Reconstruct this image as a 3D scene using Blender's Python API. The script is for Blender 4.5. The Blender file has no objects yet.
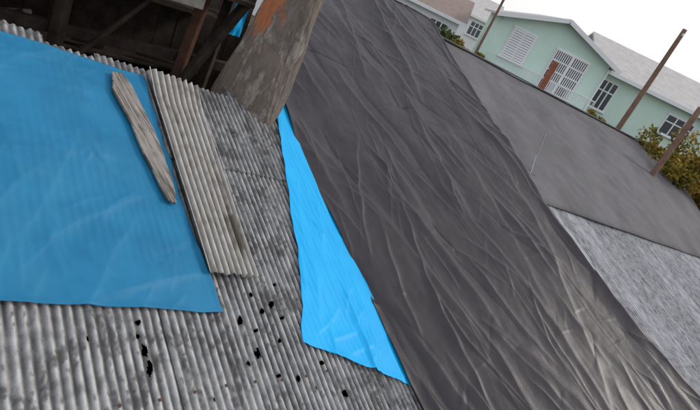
import bpy, math, random
import numpy as np
from mathutils import Vector, Matrix
random.seed(3); rng=np.random.default_rng(5)
scene=bpy.context.scene
# ------------------------------------------------------------------ helpers
def nrm(v): v=np.array(v,float); return v/np.linalg.norm(v)
def link(o,parent=None):
    bpy.context.collection.objects.link(o)
    if parent: o.parent=parent
    return o
def mesh(name,v,f,mat=None,parent=None,smooth=False,attrs=None):
    me=bpy.data.meshes.new(name); v=np.asarray(v,float)
    me.from_pydata(v.tolist(),[],f if isinstance(f,list) else f.tolist())
    if smooth: me.polygons.foreach_set('use_smooth',[True]*len(me.polygons))
    if attrs:
        for k,a in attrs.items():
            at=me.attributes.new(k,'FLOAT','POINT'); at.data.foreach_set('value',np.asarray(a,np.float32).ravel())
    me.update()
    if mat: me.materials.append(mat)
    return link(bpy.data.objects.new(name,me),parent)
def empty(name,loc=(0,0,0)):
    o=bpy.data.objects.new(name,None); o.location=loc; return link(o)
def gridfaces(nu,nv,off=0):
    i=np.arange(nu-1)[:,None]*nv+np.arange(nv-1)[None,:]
    i=i.ravel()+off
    return np.stack([i,i+nv,i+nv+1,i+1],1)
def box(name,c,s,mat,parent=None,rot=None,bev=0.0,jit=0):
    x,y,z=[k/2 for k in s]
    v=np.array([[a,b,d] for a in(-x,x) for b in(-y,y) for d in(-z,z)],float)
    if jit: v+=rng.normal(0,jit,v.shape)
    f=[[0,1,3,2],[4,6,7,5],[0,4,5,1],[2,3,7,6],[0,2,6,4],[1,5,7,3]]
    if rot is not None: v=v@np.array(rot).T
    o=mesh(name,v+np.array(c),f,mat,parent)
    if bev:
        m=o.modifiers.new('b','BEVEL'); m.width=bev; m.segments=2
    return o
def beam(name,a,b,w,h,mat,parent=None,bev=0.008,up=(0,0,1)):
    a=np.array(a,float);b=np.array(b,float);L=np.linalg.norm(b-a);z=(b-a)/L
    u=np.array(up,float)
    if abs(z@u)>.95:u=np.array([0,1.,0])
    x=nrm(np.cross(u,z));y=np.cross(z,x)
    return box(name,(a+b)/2,(w,h,L),mat,parent,np.stack([x,y,z],1),bev)
def hashg(ix,iy,seed):
    h=(ix.astype(np.int64)*374761393+iy.astype(np.int64)*668265263+seed*974634777)&0xffffffff
    h=((h^(h>>13))*1274126177)&0xffffffff
    h=h^(h>>16)
    return (h&0xffff)/65536.0*2*np.pi
def pn(x,y,seed=0):
    x=np.asarray(x,float);y=np.asarray(y,float)
    ix=np.floor(x);iy=np.floor(y);fx=x-ix;fy=y-iy
    def g(dx,dy):
        a=hashg(ix+dx,iy+dy,seed);return np.cos(a)*(fx-dx)+np.sin(a)*(fy-dy)
    u=fx*fx*fx*(fx*(fx*6-15)+10);w=fy*fy*fy*(fy*(fy*6-15)+10)
    return ((g(0,0)*(1-u)+g(1,0)*u)*(1-w)+(g(0,1)*(1-u)+g(1,1)*u)*w)*1.5
# ------------------------------------------------------------------ materials
def mat(name,c1,c2=None,scale=4,rough=.8,bump=.0,bscale=40,spec=.3,stretch=(1,1,1),c3=None,s3=1.2,t3=(.5,.62),tone=None,metal=0,detail=5):
    m=bpy.data.materials.new(name);m.use_nodes=True;nt=m.node_tree;N=nt.nodes;L=nt.links
    b=N['Principled BSDF'];b.inputs['Roughness'].default_value=rough;b.inputs['Specular IOR Level'].default_value=spec;b.inputs['Metallic'].default_value=metal
    tc=N.new('ShaderNodeTexCoord');mp=N.new('ShaderNodeMapping');mp.inputs['Scale'].default_value=stretch
    L.new(tc.outputs['Object'],mp.inputs[0])
    def noise(sc,d=detail):
        n=N.new('ShaderNodeTexNoise');n.inputs['Scale'].default_value=sc;n.inputs['Detail'].default_value=d;n.inputs['Roughness'].default_value=.62;L.new(mp.outputs[0],n.inputs['Vector']);return n
    def mix(f,a,bb,typ='MIX'):
        x=N.new('ShaderNodeMix');x.data_type='RGBA';x.blend_type=typ
        if isinstance(f,float): x.inputs[0].default_value=f
        else: L.new(f,x.inputs[0])
        for i,q in((6,a),(7,bb)):
            if isinstance(q,tuple): x.inputs[i].default_value=(*q,1)
            else: L.new(q,x.inputs[i])
        return x.outputs[2]
    def ramp(src,a,bb):
        r=N.new('ShaderNodeMapRange');r.inputs[1].default_value=a;r.inputs[2].default_value=bb;L.new(src,r.inputs[0]);return r.outputs[0]
    col=c1
    if c2: col=mix(ramp(noise(scale).outputs[0],.35,.65),c1,c2)
    if c3: col=mix(ramp(noise(s3).outputs[0],*t3),col,c3)
    if tone:   # vertex attributes baked on the mesh: (name, colour) -> blended by value
        for an,ac in tone:
            at=N.new('ShaderNodeAttribute');at.attribute_name=an
            col=mix(at.outputs['Fac'],col,ac)
    if isinstance(col,tuple): b.inputs['Base Color'].default_value=(*col,1)
    else: L.new(col,b.inputs['Base Color'])
    if bump:
        bm=N.new('ShaderNodeBump');bm.inputs['Strength'].default_value=bump;bm.inputs['Distance'].default_value=.01
        L.new(noise(bscale,3).outputs[0],bm.inputs['Height']);L.new(bm.outputs[0],b.inputs['Normal'])
    return m
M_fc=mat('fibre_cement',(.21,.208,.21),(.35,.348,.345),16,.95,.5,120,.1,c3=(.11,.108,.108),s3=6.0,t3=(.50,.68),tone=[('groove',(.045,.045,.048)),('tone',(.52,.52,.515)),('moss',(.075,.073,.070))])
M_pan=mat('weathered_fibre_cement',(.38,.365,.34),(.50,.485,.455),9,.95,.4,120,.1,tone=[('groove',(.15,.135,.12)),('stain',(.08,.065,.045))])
M_blue=mat('blue_tarp',(.007,.145,.29),(.012,.175,.34),3,.58,.12,25,.28,c3=(.03,.195,.33),s3=1.3,t3=(.5,.85))
M_blue2=mat('bright_blue_tarp',(.0,.36,.76),(.004,.40,.80),3,.52,.10,25,.3)  # a brighter blue than the other tarp material
M_black=mat('black_tarp',(.032,.026,.029),(.042,.035,.038),3,.46,.15,30,.42,c3=(.062,.053,.056),s3=1.6,t3=(.5,.85))
M_grey=mat('old_grey_roofing',(.115,.11,.116),(.15,.144,.15),2.5,.9,.4,90,.15,c3=(.09,.086,.09),s3=.7,t3=(.45,.7),tone=[('tone',(.17,.165,.17))])
M_light=mat('light_roofing',(.23,.23,.24),(.36,.36,.375),22,.9,.3,60,.15,c3=(.15,.15,.155),s3=9,t3=(.5,.62),tone=[('groove',(.12,.12,.13)),('tone',(.50,.51,.53))])
M_wood=mat('weathered_wood',(.20,.175,.15),(.32,.29,.26),12,.9,.6,80,.2,stretch=(1,1,1),c3=(.12,.10,.085),s3=6,t3=(.5,.65))
M_dwood=mat('shade_darkened_wood',(.022,.017,.014),(.05,.037,.03),6,.9,.5,50,.2)  # darkened so the colour carries the shed's interior shade
M_rwood=mat('reddish_wood',(.11,.045,.03),(.06,.035,.025),8,.85,.5,50,.2)
M_plaster=mat('old_plaster',(.20,.18,.165),(.12,.105,.098),5,.95,.9,30,.15,c3=(.28,.26,.24),s3=3.5,t3=(.52,.65))
M_shaft=mat('rough_bark',(.20,.165,.14),(.11,.09,.078),7,.95,1.0,38,.1,stretch=(1,1,.45),c3=(.30,.265,.235),s3=7,t3=(.52,.64),tone=[('rust',(.40,.14,.06))])
M_brick=mat('exposed_brick',(.36,.12,.06),(.26,.09,.05),7,.9,.7,40,.2)
M_mint=mat('mint_paint',(.58,.74,.65),(.62,.78,.69),1.5,.8,.05,30,.2)
M_white=mat('white_paint',(.76,.77,.78),(.8,.8,.81),3,.6,.05,30,.3)
M_tile=mat('grey_tile_roof',(.44,.42,.41),(.54,.51,.49),3,.85,.3,20,.2)
M_rtile=mat('red_tile_roof',(.30,.23,.20),(.24,.19,.17),3,.85,.3,20,.2)
M_glass=mat('window_glass',(.07,.08,.09),None,1,.1,0,1,.6)
M_ground=mat('grass_and_dirt',(.07,.09,.035),(.14,.11,.075),.3,.95,.3,3,.1,c3=(.045,.065,.025),s3=.08)
M_asph=mat('asphalt',(.05,.05,.052),(.065,.065,.065),2,.9,.2,60,.2)
M_bark=mat('bark',(.10,.075,.055),(.06,.045,.035),9,.95,.5,30,.1)
M_pole=mat('pole_wood',(.24,.15,.11),(.16,.105,.08),5,.9,.4,30,.1)
M_leafy=mat('sunlit_leaves',(.36,.23,.035),(.11,.12,.02),1.3,.7,0,1,.25)  # warm late sunlight on the foliage is put into this leaf colour
M_leaf=mat('green_leaves',(.045,.075,.018),(.09,.11,.03),1.1,.7,0,1,.25)
M_metal=mat('grey_metal',(.35,.35,.36),(.28,.28,.28),5,.45,.1,30,.5,metal=.6)
M_rust=mat('rusty_metal',(.14,.07,.04),(.09,.06,.05),20,.8,.1,30,.3)
M_plank=mat('grey_plank',(.30,.28,.255),(.24,.22,.20),10,.95,.3,90,.1,tone=[('grain',(.10,.088,.078))])
# ------------------------------------------------------------------ roof frames (world axes of the real roof slopes)
P0=np.array([-1.323,4.357,-2.276]);E1=nrm([-.6977,.6388,.3243]);E2=nrm([.6349,.761,-.1329]);N0=nrm(np.cross(E2,E1))
if N0[2]<0:N0=-N0
O1=np.array([-1.451,6.837,-1.935]);F1=nrm([.9986,.0194,-.0483]);F2=nrm([0,.9283,.3719]);N1=nrm(np.cross(F1,F2))
W=lambda s,t,h:P0+np.multiply.outer(s,E1)+np.multiply.outer(t,E2)+np.multiply.outer(h,N0)
WB=lambda u,v,h:O1+np.multiply.outer(u,F1)+np.multiply.outer(v,F2)+np.multiply.outer(h,N1)
GROUND=-5.6
# ------------------------------------------------------------------ foreground corrugated roof
PITCH=.0635;AMP=.0105
def corr(t,ph=0): return AMP*np.cos(2*np.pi*(t+ph)/PITCH)
holes=[(-1.60,-.905,.045,.015),(-1.72,-.90,.045,.019),(-1.50,-.93,.022,.016),(-1.43,-.07,.036,.024),(-1.71,-.01,.038,.027),(-1.29,.30,.028,.028),(-1.35,.18,.020,.026),(-2.14,.76,.032,.026),(-1.40,-.91,.018,.017),(-1.78,-.13,.018,.017),(-1.52,.05,.016,.014),(-1.95,.3,.024,.016),(-1.2,.12,.016,.017),(-1.5,-1.25,.02,.012),(-2.0,-.5,.014,.014),
(-1.9,.12,.016,.022),(-2.05,.45,.016,.016),(-1.62,.25,.014,.014),(-1.85,.62,.016,.018),(-1.1,.42,.014,.016),(-1.42,.36,.014,.018)]
V=[];F=[];G=[];T=[];MO=[];off=0
cols=np.arange(-5.2,2.1,.5)
for ci,t0 in enumerate(cols):
    for (sa,sb) in ((-5.0,-2.55),(-2.65,.30),(.20,1.32)):
        if sb>1: sb+=rng.uniform(-.07,.06)+(.0 if t0<.4 else (.18+.12*(t0-.4)))
        lap=rng.uniform(-.02,.02)
        sa2=sa+lap
        ns=int((sb-sa2)/.012)+1 if sa==-2.65 and t0>-2 else int((sb-sa2)/.03)+1; t=np.arange(t0-.03,t0+.53,PITCH/9)
        s=np.linspace(sa2,sb,ns)
        S,TT=np.meshgrid(s,t,indexing='ij')
        tilt=rng.normal(0,.0025);fs=(S-sa2)/(sb-sa2)
        H=corr(TT)+.014*(1-fs)+tilt*(TT-t0)/.5+.004*((ci%2)) +.004*pn(S*1.2,TT*1.5,ci)+.0015*pn(S*9,TT*14,3)
        nt_=len(t)
        chip=.012*pn(t*14,t*0+ci,70)+.006*pn(t*45,t*0+ci,71)
        S3=S+chip[None,:]*np.clip(1-(S-sa2)/.05,0,1)+1.6*chip[None,:]*np.clip(1-(sb-S)/.05,0,1)
        P=W(S3.ravel(),TT.ravel(),H.ravel())
        lo=W(S3[0],t,H[0]-.007);V.append(np.vstack([lo,P]))
        fc=gridfaces(ns+1,nt_,off)
        cs=np.concatenate([np.full(nt_,sa2),S.ravel()]);ct=np.concatenate([t,TT.ravel()])
        ctr_s=cs[fc-off].mean(1);ctr_t=ct[fc-off].mean(1)
        keep=np.ones(len(fc),bool)
        for (hs,ht,ra,rb) in holes:
            rr=np.hypot((ctr_s-hs)/ra,(ctr_t-ht)/rb)
            keep&=~(rr<1+.6*pn(ctr_t*40+hs*7,ctr_s*25,9))
        F+=fc[keep].tolist()
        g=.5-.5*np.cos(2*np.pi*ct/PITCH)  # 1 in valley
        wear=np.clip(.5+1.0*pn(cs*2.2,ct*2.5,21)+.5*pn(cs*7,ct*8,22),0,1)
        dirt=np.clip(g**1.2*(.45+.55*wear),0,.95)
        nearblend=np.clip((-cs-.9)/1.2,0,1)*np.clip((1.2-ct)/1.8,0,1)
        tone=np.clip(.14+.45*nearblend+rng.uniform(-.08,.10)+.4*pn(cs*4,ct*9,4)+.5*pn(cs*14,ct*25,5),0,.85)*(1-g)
        moss=np.clip(2.0*(pn(cs*3.5,ct*5,23)+.7*pn(cs*11,ct*22,24)+.6*pn(cs*30,ct*45,25))-.5,0,.7)
        edge=np.zeros_like(cs)
        for (hs,ht,ra,rb) in holes:
            edge=np.maximum(edge,np.exp(-np.clip(np.hypot((cs-hs)/ra,(ct-ht)/rb)-1,0,9)/.35))
        moss=np.maximum(moss,.75*edge)
        G.append(dirt);T.append(tone);MO.append(moss);off+=len(P)+nt_
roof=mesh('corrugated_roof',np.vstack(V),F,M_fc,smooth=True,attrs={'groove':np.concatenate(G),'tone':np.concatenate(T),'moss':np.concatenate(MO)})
def slab(name,st,h0,h1,m,parent=None,fr=W):
    st=np.array(st);n=len(st)
    v=np.vstack([fr(st[:,0],st[:,1],np.full(n,h1)),fr(st[:,0],st[:,1],np.full(n,h0))])
    f=[list(range(n)),list(range(2*n-1,n-1,-1))]+[[i,i+n,(i+1)%n+n,(i+1)%n] for i in range(n)]
    return mesh(name,v,f,m,parent)
# roofing nails with washers on the crests, along the purlins
nv=[];nf=[]
for ss in (-1.93,-3.3,.72):
    for k in np.arange(-50,24,4):
        tt=k*PITCH
        if ss>.5 and not(.45<tt<1.15): continue
        if ss>-2.2 and ss<0 and tt>.75: continue
        s_=ss+rng.normal(0,.012);b0=len(nv);a=np.arange(10)/10*2*np.pi
        for rr,hh in ((.012,.016),(.011,.022),(.005,.024),(.004,.030)):
            nv+=list(W(s_+rr*np.cos(a),tt+rr*np.sin(a),np.full(10,AMP+hh-.003)))
        for j in range(3):
            for i in range(10): nf.append([b0+j*10+i,b0+j*10+(i+1)%10,b0+(j+1)*10+(i+1)%10,b0+(j+1)*10+i])
        nf.append([b0+30+i for i in range(10)])
mesh('roofing_nails',np.array(nv),nf,M_rust,roof)
slab('dark_attic_sheet',[(-4.9,-5.0),(-4.9,1.7),(1.15,1.7),(1.15,-5.0)],-.42,-.40,M_dwood,roof)  # dark sheet added below the holes, standing in for attic darkness
for tt in np.arange(-4.8,1.7,.9):
    slab('rafter',[(-4.9,tt),(-4.9,tt+.06),(1.2,tt+.06),(1.2,tt)],-.17,-.05,M_dwood,roof)
for ss in (1.1,-.6,-2.4,-4.6):
    slab('purlin',[(ss,-5.0),(ss+.07,-5.0),(ss+.07,1.8),(ss,1.8)],-.045,-.018,M_dwood,roof)
def wallquad(name,a,b,zb,m,parent,th=.12):
    a=np.array(a,float);b=np.array(b,float);d=nrm([b[0]-a[0],b[1]-a[1],0]);n=np.array([-d[1],d[0],0])*th
    v=[a,b,[b[0],b[1],zb],[a[0],a[1],zb]];v2=[np.array(q)+n for q in v]
    return mesh(name,np.array(v+v2),[[0,1,2,3],[7,6,5,4],[0,4,5,1],[1,5,6,2],[2,6,7,3],[3,7,4,0]],m,parent)
wallquad('rear_wall',W(1.08,-5.0,-.06),W(1.08,1.65,-.06),GROUND,M_dwood,roof)
wallquad('side_wall',W(-4.8,-5.0,-.06),W(1.0,-5.0,-.06),GROUND,M_dwood,roof)
# ------------------------------------------------------------------ polyline strip -> cloth
def resamp(p,n,sm=40):
    p=np.array(p,float);d=np.r_[0,np.cumsum(np.hypot(*np.diff(p,axis=0).T))]
    q=np.linspace(0,d[-1],n);out=np.stack([np.interp(q,d,p[:,0]),np.interp(q,d,p[:,1])],1)
    k=max(3,n//sm)|1
    ker=np.ones(k)/k
    for c in(0,1):
        pad=np.r_[2*out[0,c]-out[k//2:0:-1,c],out[:,c],2*out[-1,c]-out[-2:-k//2-2:-1,c]]
        out[:,c]=np.convolve(pad,ker,'same')[k//2:k//2+n]
    return out
def cloth(name,L,R,nu,nv,hf,fr,m,th=0,attr=None,wob=0):
    l=resamp(L,nu);r=resamp(R,nu);b=np.linspace(0,1,nv)
    if wob:
        q=np.arange(nu)/nu
        l=l+wob*np.stack([pn(q*9,q*0,201),pn(q*13,q*0,202)],1);r=r+wob*np.stack([pn(q*9,q*0,203),pn(q*13,q*0,204)],1)
    A=l[:,None,:]*(1-b[None,:,None])+r[:,None,:]*b[None,:,None]
    S,T_=A[...,0].copy(),A[...,1].copy();a=np.linspace(0,1,nu)[:,None]*np.ones((1,nv));B=b[None,:]*np.ones((nu,1))
    if wob:
        S+=wob*pn(B*8,a*0,205)*np.clip(abs(a-.5)*4-1,0,1)
    H=hf(S,T_,a,B)
    P=fr(S.ravel(),T_.ravel(),H.ravel())
    o=mesh(name,P,gridfaces(nu,nv),m,smooth=True,attrs={k:f(S,T_,a,B) for k,f in attr.items()} if attr else None)
    if th:
        mo=o.modifiers.new('s','SOLIDIFY');mo.thickness=th;mo.offset=0
    return o
def creases(X,Y,n,seed,xr,yr,ang,asd,ln,wd,ht,neg=-.7):
    """long soft folds: each a curved ridge (X along, Y across), one side steeper; strongest fold wins"""
    R=np.random.default_rng(seed);h=np.zeros_like(X)
    for i in range(n):
        cx=R.uniform(*xr);cy=R.uniform(*yr);a=math.radians(ang+R.normal(0,asd));L_=R.uniform(*ln);w=R.uniform(*wd);H=R.uniform(*ht)*R.choice([1,1,1,neg])
        dx=X-cx;dy=Y-cy;u=dx*math.cos(a)+dy*math.sin(a);v=-dx*math.sin(a)+dy*math.cos(a)
        msk=(np.abs(u)<L_/2)&(np.abs(v)<w*8+.25)
        if not msk.any():continue
        uu=u[msk];k=R.normal(0,.12)
        c=k*(uu/L_)**2*L_+.03*np.sin(uu*R.uniform(1.5,4)+R.uniform(0,6))+.008*np.sin(uu*R.uniform(7,14)+R.uniform(0,6))
        vv=v[msk]-c;st=np.where(vv>0,1.0,R.uniform(2,4))
        env=np.clip(1-(2*uu/L_)**2,0,1)**.8
        q=H*env*np.exp(-(np.sqrt((vv/(w*st))**2+.04)-.2))
        o=h[msk]
        h[msk]=np.where(q>0,np.maximum(o,q)+.25*np.minimum(o,q),o+q)
    return h
def hb(S,T_,a,B):
    h=.034+.12*corr(T_)*np.clip(.6+1.3*pn(S*1.1,T_*1.3,5),.0,1)
    c=creases(S,T_,44,61,(-1.4,1.2),(-3.5,0),75,22,(.5,2.2),(.020,.05),(.009,.022),.6)
    c+=creases(S,T_,40,62,(-1.4,1.2),(-3.5,0),10,25,(.4,1.6),(.016,.035),(.007,.017),.6)
    c+=creases(S,T_,110,63,(-1.4,1.2),(-3.5,0),40,45,(.15,.6),(.010,.020),(.004,.009),.6)
    # the plank and the loose panel press the sheet down where they lie
    press=np.exp(-(np.clip(np.abs(T_+.52-.10*(.3-S))-.16,0,9)/.07)**2)*np.clip((S+.65)*5,0,1)
    press=np.maximum(press,np.clip((T_+.40)*8,0,1))
    h+=(c+.012*pn(S*1.5,T_*1.8,8))*(1-.85*press)+.002*pn(S*6,T_*5,17)
    e=np.minimum(np.minimum(a,1-a)*2.4,np.minimum(B,1-B)*3.3)
    h+=.008*np.exp(-(e/.03)**2)*(1+pn(S*6,T_*6,2))
    return h
cloth('blue_tarp',[(1.15,-3.6),(.4,-3.6),(-1.13,-3.6)],[(1.2,-.30),(.34,-.295),(-.33,-.30),(-.89,-.26),(-1.36,-.225)],300,380,hb,W,M_blue,.002,wob=.022)
def ht(S,T_,a,B):
    h=.036+.12*corr(T_)+.005*pn(S*1.6,T_*3,33)
    fade=np.clip((1.72-T_)/.25,.0,1)       # lies flat where the black sheet holds it down
    c=creases(S,T_,22,71,(-2.0,1.3),(.7,1.95),12,9,(.8,2.6),(.014,.030),(.012,.030),.6)
    c+=creases(S,T_,18,72,(-2.3,-1.2),(.5,1.9),60,25,(.25,.8),(.01,.018),(.006,.016),.6)
    c+=creases(S,T_,14,73,(-1.2,1.4),(1.0,1.9),-25,15,(.3,.8),(.01,.016),(.005,.012),.6)
    h+=c*(.12+.88*fade)-.012*(1-fade)
    h+=.008*np.exp(-((1-a)*3.6/.05)**2)*(1+pn(S*5,T_*5,34))*fade
    return h
cloth('blue_tarp',[(1.72,1.58),(.53,1.22),(-.58,.88),(-1.30,.64),(-1.50,.53),(-1.66,.47)],[(1.75,1.86),(.53,1.86),(-.4,1.86),(-1.4,1.86),(-2.1,1.86),(-2.30,1.86)],300,160,ht,W,M_blue2,.002,wob=.012)
# ------------------------------------------------------------------ black tarp
def hk(S,T_,a,B):
    al=(-.69*S+.72*T_);ac=(.72*S+.69*T_)            # along / across the sheet, metres
    h=.045+.030*pn(al*.35,ac*.6,42)+.018*pn(al*.8,ac*2.1,43)+.009*pn(al*1.4,ac*4.5,53)
    kx=(-7.5,4.2);ky=(-.6,4.4)
    h+=creases(al,ac,80,44,kx,ky,-4,7,(1.5,5),(.022,.052),(.018,.042))
    h+=creases(al,ac,140,45,kx,ky,-4,12,(.6,2.2),(.012,.026),(.008,.024))
    h+=.8*creases(al,ac,150,46,kx,ky,-28,12,(.3,1.3),(.010,.020),(.006,.018))
    h+=.6*creases(al,ac,90,47,kx,ky,28,14,(.25,.8),(.010,.018),(.005,.014))
    h+=.6*creases(al,ac,80,48,kx,ky,80,18,(.15,.5),(.010,.016),(.004,.010))
    h+=.0022*pn(al*7,ac*12,50)
    for c in (1.05,2.05,3.1):
        h+=.004*np.exp(-np.abs(B*3.9-c+.02*pn(al*1.5,c,52))/.014)
    e=(1-B)*3.9
    h-=.30*np.clip(1-e/.10,0,1)**1.5
    h+=.015*np.exp(-((e-.13)/.05)**2)
    h+=.012*np.exp(-(B*3.9/.035)**2)
    h-=.055*np.clip((1.2-B*3.9)/1.2,0,1)**1.5*np.clip((-al-1.6)/2,0,1)
    return h
cloth('black_tarp',[(-.75,4.6),(-.43,2.83),(-.24,1.27),(-.03,.04),(.70,-1.00),(1.46,-1.64),(2.18,-2.35),(2.90,-3.13),(3.9,-4.15)],
      [(.15,3.9),(.75,4.02),(1.38,4.03),(2.40,2.69),(3.20,1.69),(3.97,.66),(4.86,-.24),(5.56,-.80),(6.08,-1.17),(7.2,-2.1)],820,430,hk,WB,M_black,.003,wob=.02)
house=empty('tarped_house')
slab('roof_deck',[(.45,.0),(4.3,-3.6),(6.7,-1.95),(3.75,.5),(1.2,3.7),(.1,3.7)],-.34,-.20,M_dwood,house,WB)
pts=[WB(np.array([q[0]]),np.array([q[1]]),np.array([-.34]))[0] for q in [(.5,.1),(4.3,-3.5),(6.5,-2.0),(3.7,.45),(1.15,3.6),(.15,3.6)]]
for i in range(6):
    wallquad('wall',pts[i],pts[(i+1)%6],GROUND,M_dwood,house,-.1)
# ------------------------------------------------------------------ ruled corrugated roofs beyond
def ruled(name,a0,a1,b0,b1,pitch,amp,m,ncol_tone,rows=10,jit=.12,courses=(0,)):
    a0,a1,b0,b1=[np.array(q,float) for q in(a0,a1,b0,b1)]
    Lh=np.linalg.norm(a1-a0);n=int(Lh/pitch*7);x=np.linspace(0,1,n);V=[];F=[];G=[];T=[];off=0
    k=len(courses);cs=list(courses)+[1.0]
    nn=nrm(np.cross(a1-a0,b0-a0)); nn=nn if nn[2]>0 else -nn
    for j in range(k):
        y=np.linspace(cs[j],min(1,cs[j+1]+.02),rows);Y,X=np.meshgrid(y,x,indexing='ij')
        P=(a0*(1-X[...,None])+a1*X[...,None])*(1-Y[...,None])+(b0*(1-X[...,None])+b1*X[...,None])*Y[...,None]
        sheet=np.floor(X*Lh/.5).astype(int);rt=rng.uniform(0,1,sheet.max()+2)
        H=amp*np.cos(2*np.pi*X*Lh/pitch)+.012*(y[-1]-Y)/(y[-1]-y[0])+rt[sheet]*amp*.6+.02*pn(X*Lh*.5,Y*4,7)
        P=P+H[...,None]*nn
        lo=P[:1]-np.array([0,0,.01])-nn*.01
        P=np.concatenate([lo,P]);V.append(P.reshape(-1,3));F+=gridfaces(rows+1,n,off).tolist();off+=(rows+1)*n
        g=(.5-.5*np.cos(2*np.pi*X*Lh/pitch))*.8;g=np.concatenate([g[:1],g])
        tn=ncol_tone(rt[sheet],X*Lh,Y);tn=np.concatenate([tn[:1],tn]);G.append(g.ravel());T.append((tn*(1-.6*g)).ravel())
    return mesh(name,np.vstack(V),F,m,smooth=True,attrs={'groove':np.concatenate(G),'tone':np.concatenate(T)})
D2=np.array([.743,.668,0]);Dn=np.array([-.668,.743,0])
Pe=np.array([3.16,9.35,-2.29]);Pr=np.array([.58,13.75,-.87])
eave=lambda k:Pe+D2*k+np.array([0,0,-.101*k])
ridge=lambda k:Pr+D2*k+np.array([0,0,-.0616*k])
gr=ruled('grey_roof',eave(-3.4),eave(12),ridge(-2.2),ridge(13.16),.09,.0025,M_grey,lambda r,x,y:np.clip(r*.25+.5*pn(x*.8,y*2,3)+.15,0,.7),rows=30,courses=(0,))
lowo=lambda k,D:eave(k)-Dn*D+np.array([0,0,-.05-.3*D])
li=ruled('light_corrugated_roof',lowo(-3.0,6.0),lowo(9,6.0),lowo(-3.0,-.15),lowo(9,-.15),.10,.009,M_light,lambda r,x,y:np.clip(.2*(r>.55)+.8*np.exp(-((x-3.12)/.08)**2)+.15*r+.4*pn(x*3,y*9,3)+.5*pn(x*9,y*40,4),0,1),rows=70,courses=(0,.5))
bk=[ridge(-2.2),ridge(13.16),ridge(13.16)+Dn*4+np.array([0,0,-1.4]),ridge(-2.2)+Dn*4+np.array([0,0,-1.4])]
mesh('rear_slope',np.array(bk)-np.array([0,0,.02]),[[0,1,2,3]],M_grey,gr)
beam('ridge_cap',ridge(-2.2)+[0,0,.02],ridge(13.2)+[0,0,.02],.22,.035,M_grey,gr)
for a,b in((eave(-3.2),eave(11.8)),(eave(11.8),ridge(12.9)),(ridge(12.9),bk[2])):
    wallquad('wall',np.array(a)+[0,0,-.1],np.array(b)+[0,0,-.1],GROUND,M_plaster,gr,.1)
wallquad('wall',lowo(8.8,5.8)+[0,0,-.1],lowo(-2.8,5.8)+[0,0,-.1],GROUND,M_plaster,li,-.1)
wallquad('wall',lowo(8.8,.2)+[0,0,-.1],lowo(8.8,5.8)+[0,0,-.1],GROUND,M_plaster,li,-.1)
# ------------------------------------------------------------------ loose corrugated panel
NR=8
s=np.linspace(-1.03,1.25,180);t=np.linspace(0,1,NR*10+1)
S,Q=np.meshgrid(s,t,indexing='ij')
wd=.48+.05*(S+1)/2.2;TT=-.275+Q*wd+.0*S
S2=S+(.03*pn(Q*7,S*0,1)+.018*pn(Q*19,S*0,2))*np.clip((np.abs(S-.1)-.9)*5,0,1)+(-.03*Q)
H=.066+.015*np.cos(2*np.pi*Q*NR)+.012*(1-Q)+.01*pn(S*1.2,Q,4)+.05*np.clip((S-.9)/.4,0,1)
stain=np.clip(1.3*np.exp(-((S+.62)/.25)**2-((Q-.8)/.10)**2)+.5*np.exp(-((S+.2)/.35)**2-((Q-.87)/.06)**2)+.45*pn(S*3,Q*5,5)+.45*pn(S*12,Q*22,6)-.02,0,.9)
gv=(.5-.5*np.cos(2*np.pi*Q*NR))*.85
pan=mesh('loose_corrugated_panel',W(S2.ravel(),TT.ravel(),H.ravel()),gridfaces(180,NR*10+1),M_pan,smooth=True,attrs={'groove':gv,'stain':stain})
mo=pan.modifiers.new('s','SOLIDIFY');mo.thickness=.007;mo.offset=0
# ------------------------------------------------------------------ broken plank
jag=lambda p:[(a+rng.normal(0,.004),b+rng.normal(0,.004)) for a,b in p]
pl_l=[(1.06,-.655),(.93,-.675),(.82,-.69),(.72,-.665),(.60,-.63),(.45,-.60),(.32,-.585),(.12,-.55),(-.05,-.52),(-.25,-.485),(-.36,-.462)]
pl_r=[(1.09,-.555),(.97,-.495),(.80,-.46),(.70,-.445),(.61,-.43),(.38,-.385),(.15,-.375),(.0,-.37),(-.15,-.372),(-.28,-.368),(-.38,-.385)]
def hp(S,T_,a,B): return .072+.0015*pn(S*5,T_*60,80)+.004*pn(S*.8,T_,81)
def grain(S,T_,a,B):
    c=T_+.26*(S-.4)*1.0
    return np.clip(.25+1.6*pn(S*2.2,c*70,82)+.8*pn(S*6,c*130,83)+.5*pn(S*8,T_*8,84),0,1)
plank=cloth('broken_plank',jag(pl_l),jag(pl_r),240,70,hp,W,M_plank,.026,{'grain':grain})
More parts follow.
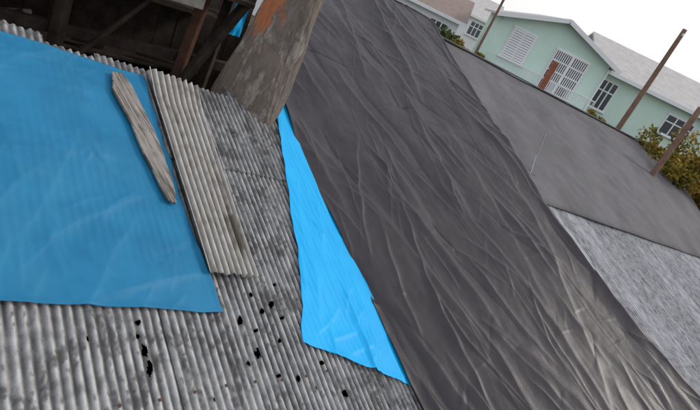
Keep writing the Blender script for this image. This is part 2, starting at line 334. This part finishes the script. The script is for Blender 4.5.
# ------------------------------------------------------------------ trunk behind the roof edge
stack=empty('tree_trunk')
lv=[(-5.6,-2.2,-1.2),(-3.2,-2.10,-1.22),(-2.0,-2.06,-1.24),(-1.5,-1.97,-1.25),(-1.0,-1.88,-1.26),(-.6,-1.80,-1.265),(0.2,-1.70,-1.27),(.9,-1.66,-1.28)]
nz=240
zz=np.linspace(-5.6,.9,nz);x0=np.interp(zz,[l[0] for l in lv],[l[1] for l in lv]);x1=np.interp(zz,[l[0] for l in lv],[l[2] for l in lv])
nr=160;Vv=[];RU=[]
ang=np.arange(nr)/nr*2*np.pi
cxs,sns=np.cos(ang),np.sin(ang);e=.75
rx=np.sign(cxs)*np.abs(cxs)**e;ry=np.sign(sns)*np.abs(sns)**e
for z,a,b in zip(zz,x0,x1):
    yy=5.88+.09*(z+2);cx=(a+b)/2;cy=yy+.27;hx_=(b-a)/2
    fis=-.06*(1-np.abs(pn(cxs*7+2,sns*7+z*1.1,65)))**6
    n1=.13*pn(cxs*1.3+7,sns*1.3+z*1.2,60)+.06*pn(cxs*4+z*1.2,sns*4+z*2,61)+.035*pn(cxs*12+z*2,sns*12+z*6,62)+fis
    Vv.append(np.stack([cx+rx*hx_*(1+n1*.7),cy+ry*.27*(1+n1),np.full(nr,z)],1))
    front=np.clip((-sns+.3)*2,0,1)
    RU.append(np.clip(3.5*(1.35*np.exp(-((z+.84)/.40)**2)*np.exp(-((cxs+.5)/.42)**2)*front-.5+.5*pn(cxs*5+z*3,z*6,64)+.4*pn(cxs*16,z*19,66)),0,.9))
Vv=np.vstack(Vv);Ff=[[i*nr+k,i*nr+(k+1)%nr,(i+1)*nr+(k+1)%nr,(i+1)*nr+k] for i in range(nz-1) for k in range(nr)]
Ff.append([(nz-1)*nr+k for k in range(nr)])
mesh('trunk',Vv,Ff,M_shaft,stack,smooth=True,attrs={'rust':np.concatenate(RU)})
# ------------------------------------------------------------------ old timber shed behind (dark, open)
shed=empty('timber_shed')
hx=np.array([.675,.737,0]);hn=np.array([-.737,.675,0])
base=np.array([P0[0],P0[1],0])
SH=lambda along,back,z:base+hx*along+hn*back+np.array([0,0,z])
RS=np.stack([hx,hn,[0,0,1]],1)
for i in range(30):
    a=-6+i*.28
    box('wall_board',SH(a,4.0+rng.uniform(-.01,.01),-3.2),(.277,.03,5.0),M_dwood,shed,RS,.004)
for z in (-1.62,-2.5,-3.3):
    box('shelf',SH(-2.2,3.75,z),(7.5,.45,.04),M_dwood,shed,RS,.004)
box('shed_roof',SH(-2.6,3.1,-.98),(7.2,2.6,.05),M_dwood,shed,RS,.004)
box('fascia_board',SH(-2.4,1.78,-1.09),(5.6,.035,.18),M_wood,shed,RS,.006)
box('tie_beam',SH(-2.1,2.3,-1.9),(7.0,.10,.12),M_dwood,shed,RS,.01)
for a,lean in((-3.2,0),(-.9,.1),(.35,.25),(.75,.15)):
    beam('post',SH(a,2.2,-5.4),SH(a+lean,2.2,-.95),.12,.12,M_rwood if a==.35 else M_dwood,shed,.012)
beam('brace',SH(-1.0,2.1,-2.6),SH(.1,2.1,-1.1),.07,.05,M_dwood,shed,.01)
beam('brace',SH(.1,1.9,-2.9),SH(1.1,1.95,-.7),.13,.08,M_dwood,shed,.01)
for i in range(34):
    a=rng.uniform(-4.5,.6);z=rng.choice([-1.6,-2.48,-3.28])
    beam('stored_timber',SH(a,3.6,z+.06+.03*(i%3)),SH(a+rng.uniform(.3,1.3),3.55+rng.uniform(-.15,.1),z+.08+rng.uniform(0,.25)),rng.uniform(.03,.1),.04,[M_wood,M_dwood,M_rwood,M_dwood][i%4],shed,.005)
def lathe(name,prof,loc,m,parent=None,n=28):
    v=[];f=[]
    for r,z in prof:
        for k in range(n):
            a=2*math.pi*k/n;v.append((loc[0]+r*math.cos(a),loc[1]+r*math.sin(a),loc[2]+z))
    for i in range(len(prof)-1):
        for k in range(n): f.append([i*n+k,i*n+(k+1)%n,(i+1)*n+(k+1)%n,(i+1)*n+k])
    f.append(list(range(n))[::-1]);
    return mesh(name,v,f,m,parent,smooth=True)
lathe('bucket',[(.11,0),(.14,.27),(.15,.27),(.15,.29),(.135,.29),(.105,.02)],SH(-2.35,3.65,-1.60),M_white)
q=np.linspace(0,1,30);A_,B_=np.meshgrid(q,q,indexing='ij')
pp=SH(1.05,2.6,0)+np.multiply.outer(A_*.34,hx)+np.multiply.outer(-1.55+B_*.75,np.array([0,0,1.]))+np.multiply.outer(.03*pn(A_*4,B_*3,90),hn)
mesh('hanging_blue_sheet',pp.reshape(-1,3),gridfaces(30,30),M_blue2,smooth=True)
# ------------------------------------------------------------------ ground, road
g=mesh('ground',[(-2500,-2500,GROUND),(2500,-2500,GROUND),(2500,2500,GROUND),(-2500,2500,GROUND)],[[0,1,2,3]],M_ground)
mesh('road',[(-200,24.5,GROUND+.004),(200,24.5,GROUND+.004),(200,29,GROUND+.004),(-200,29,GROUND+.004)],[[0,1,2,3]],M_asph)
for y in (24.3,29.1): box('kerb',(0,y,GROUND+.06),(400,.18,.12),M_plaster,bev=.01)
# ------------------------------------------------------------------ mint green house
def window(x,y,z,w,h,parent,kind='win'):
    box('frame',(x,y-.03,z),(w+.16,.06,h+.16),M_white,parent,bev=.008)
    box('pane',(x,y-.045,z),(w,.05,h),M_glass,parent)
    if kind=='win':
        for k in range(1,3): box('mullion',(x-w/2+k*w/3,y-.08,z),(.07,.03,h),M_white,parent)
        box('mullion',(x,y-.085,z+h*.15),(w,.03,.07),M_white,parent)
    elif kind=='shutter':
        for sx in(-1,1):
            cx=x+sx*(w/4)
            for k in range(12): box('louvre',(cx,y-.09,z-h/2+(k+.5)*h/12),(w/2-.07,.03,h/12*.8),M_white,parent)
            for e in(-1,1): box('stile',(cx+e*(w/4-.02),y-.09,z),(.05,.045,h),M_white,parent)
    else:
        for k in range(int(w/.11)+1): box('bar',(x-w/2+k*.11,y-.10,z),(.05,.03,h),M_white,parent)
        for k in range(5): box('rail',(x,y-.12,z-h/2+k*h/4),(w,.03,.07),M_white,parent)
        box('mid_stile',(x,y-.14,z),(.12,.03,h),M_white,parent)
    box('sill',(x,y-.09,z-h/2-.10),(w+.3,.18,.06),M_white,parent,bev=.006)
def gablehouse(name,x0,x1,y0,y1,ze,za,wallm,roofm,axis='y',over=.45,xa=None,parent=None):
    h=parent or empty(name)
    zb=GROUND
    if axis=='y':      # ridge runs in depth, gable faces the street
        xm=xa or (x0+x1)/2
        v=[(x0,y0,zb),(x1,y0,zb),(x1,y0,ze),(xm,y0,za),(x0,y0,ze),(x0,y1,zb),(x1,y1,zb),(x1,y1,ze),(xm,y1,za),(x0,y1,ze)]
        f=[[0,1,2,3,4],[9,8,7,6,5],[0,4,9,5],[1,6,7,2],[0,5,6,1]]
        mesh('walls',v,f,wallm,h)
        for e,xe in((x0,-1),(x1,1)):
            sl=(za-ze)/abs(xm-e);xo=e+xe*over;zo=ze-sl*over
            vv=[(xm,y0-over,za+.03),(xo,y0-over,zo+.03),(xo,y1+over,zo+.03),(xm,y1+over,za+.03)]
            vv+=[(a,b,c+.12) for a,b,c in vv]
            mesh('roof_slope',vv,[[3,2,1,0],[4,5,6,7],[0,1,5,4],[1,2,6,5],[2,3,7,6],[3,0,4,7]],roofm,h)
            beam('barge_board',(xm,y0-over-.025,za+.06),(xo,y0-over-.025,zo+.06),.22,.04,M_white,h,.004,up=(0,1,0))
    else:
        ym=(y0+y1)/2
        v=[(x0,y0,zb),(x1,y0,zb),(x1,y0,ze),(x0,y0,ze),(x0,y1,zb),(x1,y1,zb),(x1,y1,ze),(x0,y1,ze),(x0,ym,za),(x1,ym,za)]
        f=[[0,1,2,3],[5,4,7,6],[0,3,8,7,4],[1,5,6,9,2],[0,4,5,1]]
        mesh('walls',v,f,wallm,h)
        for ye,sg in((y0,-1),(y1,1)):
            sl=(za-ze)/abs(ym-ye);yo=ye+sg*over;zo=ze-sl*over
            vv=[(x0-over,ym,za+.03),(x0-over,yo,zo+.03),(x1+over,yo,zo+.03),(x1+over,ym,za+.03)]
            vv+=[(a,b,c+.12) for a,b,c in vv]
            mesh('roof_slope',vv,[[3,2,1,0],[4,5,6,7],[0,1,5,4],[1,2,6,5],[2,3,7,6],[3,0,4,7]],roofm,h)
        box('fascia',((x0+x1)/2,y0-over-.03,ze-(za-ze)/abs(ym-y0)*over+.05),(x1-x0+2*over,.04,.2),M_white,h,bev=.004)
    return h
gh=gablehouse('mint_green_house',2.9,9.0,30.7,40,.45,1.45,M_mint,M_tile,'y',.5)
gablehouse('x',9.0,18,32.2,39,.35,1.7,M_mint,M_tile,'x',.5,parent=gh)
window(4.3,30.7,-.6,1.2,1.5,gh,'shutter');window(7.1,30.7,-.95,1.8,2.1,gh,'door')
window(9.95,32.2,-1.0,.9,1.5,gh,'win');window(14.4,32.2,-.9,1.5,1.0,gh,'win')
box('balcony_slab',(6.3,30.2,-2.15),(5.5,1.0,.14),M_white,gh,bev=.01)
for k in range(46): box('baluster',(3.6+k*.12,29.75,-1.75),(.03,.03,.66),M_white,gh)
box('handrail',(6.3,29.75,-1.40),(5.5,.07,.06),M_white,gh,bev=.008)
box('string_course',(5.95,30.67,-2.4),(6.16,.06,.16),M_white,gh)
beam('downpipe',(9.05,30.62,-5.5),(9.05,30.62,.3),.08,.08,M_white,gh)
# ------------------------------------------------------------------ distant houses
specs=[('white_house',-6,1.2,36,43,-.9,.3,M_white,M_rtile,'x'),('red_roofed_house',-15,-8,33,41,-1.6,-.2,M_white,M_rtile,'x'),
('white_house',-3.5,4.5,52,60,-.3,1.3,M_white,M_tile,'x'),('red_roofed_house',-14,-5,55,63,-.8,1.0,M_plaster,M_rtile,'y'),
('white_house',22,30,36,44,-1.2,.3,M_white,M_rtile,'x'),('white_house',-28,-18,45,54,-1,.8,M_white,M_tile,'y'),('red_roofed_house',30,42,60,70,-.5,1.4,M_white,M_rtile,'x')]
for n,a,b,c,d,e,f,m1,m2,ax in specs:
    h=gablehouse(n,a,b,c,d,e,f,m1,m2,ax,.4)
    for k in range(3):
        window(a+(b-a)*(k+.5)/3,c,e-1.1,1.1,1.1,h,'win')
# ------------------------------------------------------------------ poles
def pole(name,x,y,z1,r0,r1,lean=(0,0)):
    p=empty(name);n=14;v=[];f=[]
    hs=np.linspace(GROUND,z1,14)
    for i,z in enumerate(hs):
        q=i/13;r=r0*(1-q)+r1*q
        for k in range(n):
            a=2*math.pi*k/n;rr=r*(1+.05*math.sin(3*a+i))
            v.append((x+lean[0]*q+rr*math.cos(a),y+lean[1]*q+rr*math.sin(a),z))
    for i in range(13):
        for k in range(n): f.append([i*n+k,i*n+(k+1)%n,(i+1)*n+(k+1)%n,(i+1)*n+k])
    f.append([13*n+k for k in range(n)])
    mesh('shaft',v,f,M_pole,p,smooth=True);return p
p1=pole('utility_pole',8.45,23.2,2.62,.13,.085)
lathe('insulator',[(.02,0),(.05,.02),(.03,.05),(.05,.08),(.02,.11)],(8.45,23.07,2.35),M_white,p1)
p2=pole('utility_pole',8.45,18.3,.35,.10,.09)
p3=pole('utility_pole',2.12,26.2,2.2,.08,.05)
bp=empty('brick_pillar')
for i in range(62):
    z=GROUND+.045+i*.09
    if z>-.25: break
    box('course',(3.78,17.9,z),(.17+(.006 if i%2 else 0),.17,.078),M_brick,bp,bev=.006)
    box('mortar',(3.78,17.9,z+.043),(.155,.155,.014),M_plaster,bp)
ant=empty('roof_antenna')
def tube(name,pts,r,m,parent):
    c=bpy.data.curves.new(name,'CURVE');c.dimensions='3D';c.bevel_depth=r;s=c.splines.new('POLY');s.points.add(len(pts)-1)
    for i,p in enumerate(pts): s.points[i].co=(*p,1)
    c.materials.append(m);o=bpy.data.objects.new(name,c);return link(o,parent)
tube('mast',[(2.78,10.05,-2.15),(2.70,10.15,-1.7),(2.66,10.2,-1.35)],.011,M_metal,ant)
tube('wire',[(2.70,10.15,-1.75),(2.45,8.9,-1.85),(2.35,8.3,-1.72)],.005,M_metal,ant)
# ------------------------------------------------------------------ trees
def tree(name,x,y,ztop,cr,m,n=3500,leaf=.09,seed=1,h=None,squash=.75):
    R=np.random.default_rng(seed);t=empty(name)
    zc=ztop-cr*squash
    def limb(a,b,r0,r1):
        a=np.array(a);b=np.array(b);k=8;d=nrm(b-a);u=nrm(np.cross(d,[.3,.2,.9]));w=np.cross(d,u);v=[];f=[]
        for j in range(4):
            q=j/3;c=a+(b-a)*q+u*.06*math.sin(q*5)*np.linalg.norm(b-a)*.3;r=r0*(1-q)+r1*q
            for i in range(k):
                an=2*math.pi*i/k;v.append(c+r*(u*math.cos(an)+w*math.sin(an)))
        for j in range(3):
            for i in range(k): f.append([j*k+i,j*k+(i+1)%k,(j+1)*k+(i+1)%k,(j+1)*k+i])
        mesh('limb',np.array(v),f,M_bark,t,smooth=True)
    limb((x,y,GROUND),(x+.1,y,zc),.15,.08)
    cl=[]
    for i in range(26):
        d=nrm(R.normal(0,1,3));rad=cr*R.uniform(.35,1.0)
        c=np.array([x,y,zc])+d*rad*np.array([1,1,squash]);cl.append((c,cr*R.uniform(.15,.34)))
        if i<9: limb((x+.1,y,zc-cr*.4),c,.05,.012)
    V=[];per=n//26
    for c,r in cl:
        d=R.normal(0,1,(per,3));d/=np.linalg.norm(d,axis=1)[:,None]
        p=c+d*r*(R.uniform(.2,1,(per,1))**.5)
        a=R.normal(0,1,(per,3));a/=np.linalg.norm(a,axis=1)[:,None]
        b=np.cross(a,R.normal(0,1,(per,3)));b/=np.linalg.norm(b,axis=1)[:,None]
        l=leaf*R.uniform(.6,1.4,(per,1))
        V.append(np.stack([p-a*l,p+b*l*.5,p+a*l,p-b*l*.5],1).reshape(-1,3))
    V=np.vstack(V);F=np.arange(len(V)).reshape(-1,4)
    mesh('foliage',V,F,m,t)
    return t
tree('tree',9.6,20.6,-.75,1.5,M_leafy,6000,.08,1)
tree('tree',10.9,21.6,-1.0,1.6,M_leafy,6000,.08,2)
tree('tree',12.4,22.3,-1.3,1.7,M_leaf,6000,.09,3)
tree('tree',8.7,26.6,-1.75,1.1,M_leafy,4000,.08,4)
tree('tree',1.6,24.6,-1.1,1.0,M_leafy,4000,.08,5)
tree('tree',.6,27,-1.3,1.4,M_leaf,4500,.09,6)
tree('tree',20,30,-.3,2.4,M_leaf,5000,.12,7)
tree('tree',-8,47,1.2,3,M_leaf,5000,.16,8)
tree('tree',19,50,1.2,3.0,M_leaf,5000,.18,9)
R=np.random.default_rng(11);V=[]
for i in range(260):
    x=-260+i*2.1+R.normal(0,1);c=np.array([x,150+R.normal(0,8),GROUND+2.5+1.8*pn(x*.05,0,3)]);r=R.uniform(2,3.6);per=90
    d=R.normal(0,1,(per,3));d/=np.linalg.norm(d,axis=1)[:,None];p=c+d*r
    a=R.normal(0,1,(per,3));a/=np.linalg.norm(a,axis=1)[:,None];b=np.cross(a,d)
    V.append(np.stack([p-a*.6,p+b*.4,p+a*.6,p-b*.4],1).reshape(-1,3))
V=np.vstack(V);mesh('distant_trees',V,np.arange(len(V)).reshape(-1,4),M_leaf)
# ------------------------------------------------------------------ light
AZ=math.radians(62);EL=math.radians(32)
w=bpy.data.worlds.new('World');scene.world=w;w.use_nodes=True;nt=w.node_tree
sky=nt.nodes.new('ShaderNodeTexSky');sky.sky_type='NISHITA';sky.sun_disc=False;sky.sun_elevation=EL;sky.sun_rotation=AZ;sky.air_density=1.0;sky.dust_density=2.0;sky.ozone_density=1
# thin high cloud veil whitening the sky
tc=nt.nodes.new('ShaderNodeTexCoord');cn=nt.nodes.new('ShaderNodeTexNoise');cn.inputs['Scale'].default_value=1.6;cn.inputs['Detail'].default_value=4
mr=nt.nodes.new('ShaderNodeMapRange');mr.inputs[1].default_value=.3;mr.inputs[2].default_value=.7;mr.inputs[3].default_value=.62;mr.inputs[4].default_value=.82
mx=nt.nodes.new('ShaderNodeMix');mx.data_type='RGBA';mx.inputs[7].default_value=(7.2,7.3,7.6,1)
nt.links.new(tc.outputs['Generated'],cn.inputs['Vector']);nt.links.new(cn.outputs[0],mr.inputs[0]);nt.links.new(mr.outputs[0],mx.inputs[0])
nt.links.new(sky.outputs[0],mx.inputs[6]);nt.links.new(mx.outputs[2],nt.nodes['Background'].inputs[0]);nt.nodes['Background'].inputs[1].default_value=.15
sl=bpy.data.lights.new('sun','SUN');sl.energy=1.4;sl.angle=math.radians(11);sl.color=(1,.95,.88)
so=link(bpy.data.objects.new('sun',sl))
sd=Vector((math.sin(AZ)*math.cos(EL),math.cos(AZ)*math.cos(EL),math.sin(EL)))
so.rotation_euler=sd.to_track_quat('Z','Y').to_euler()
# ------------------------------------------------------------------ camera
r=math.radians(26);p=math.radians(23)
d=Vector((0,math.cos(p),-math.sin(p)));Rr=Vector((1,0,0));U=Vector((0,math.sin(p),math.cos(p)))
Xc=math.cos(r)*Rr+math.sin(r)*U;Yc=-math.sin(r)*Rr+math.cos(r)*U
cam=bpy.data.cameras.new('camera');cam.sensor_width=36;cam.lens=36*540/700;cam.clip_start=.05;cam.clip_end=6000
co=link(bpy.data.objects.new('camera',cam))
co.matrix_world=Matrix(((Xc.x,Yc.x,-d.x,0),(Xc.y,Yc.y,-d.y,0),(Xc.z,Yc.z,-d.z,0),(0,0,0,1)))
scene.camera=co
scene.view_settings.view_transform='Standard';scene.view_settings.look='None';scene.view_settings.exposure=0
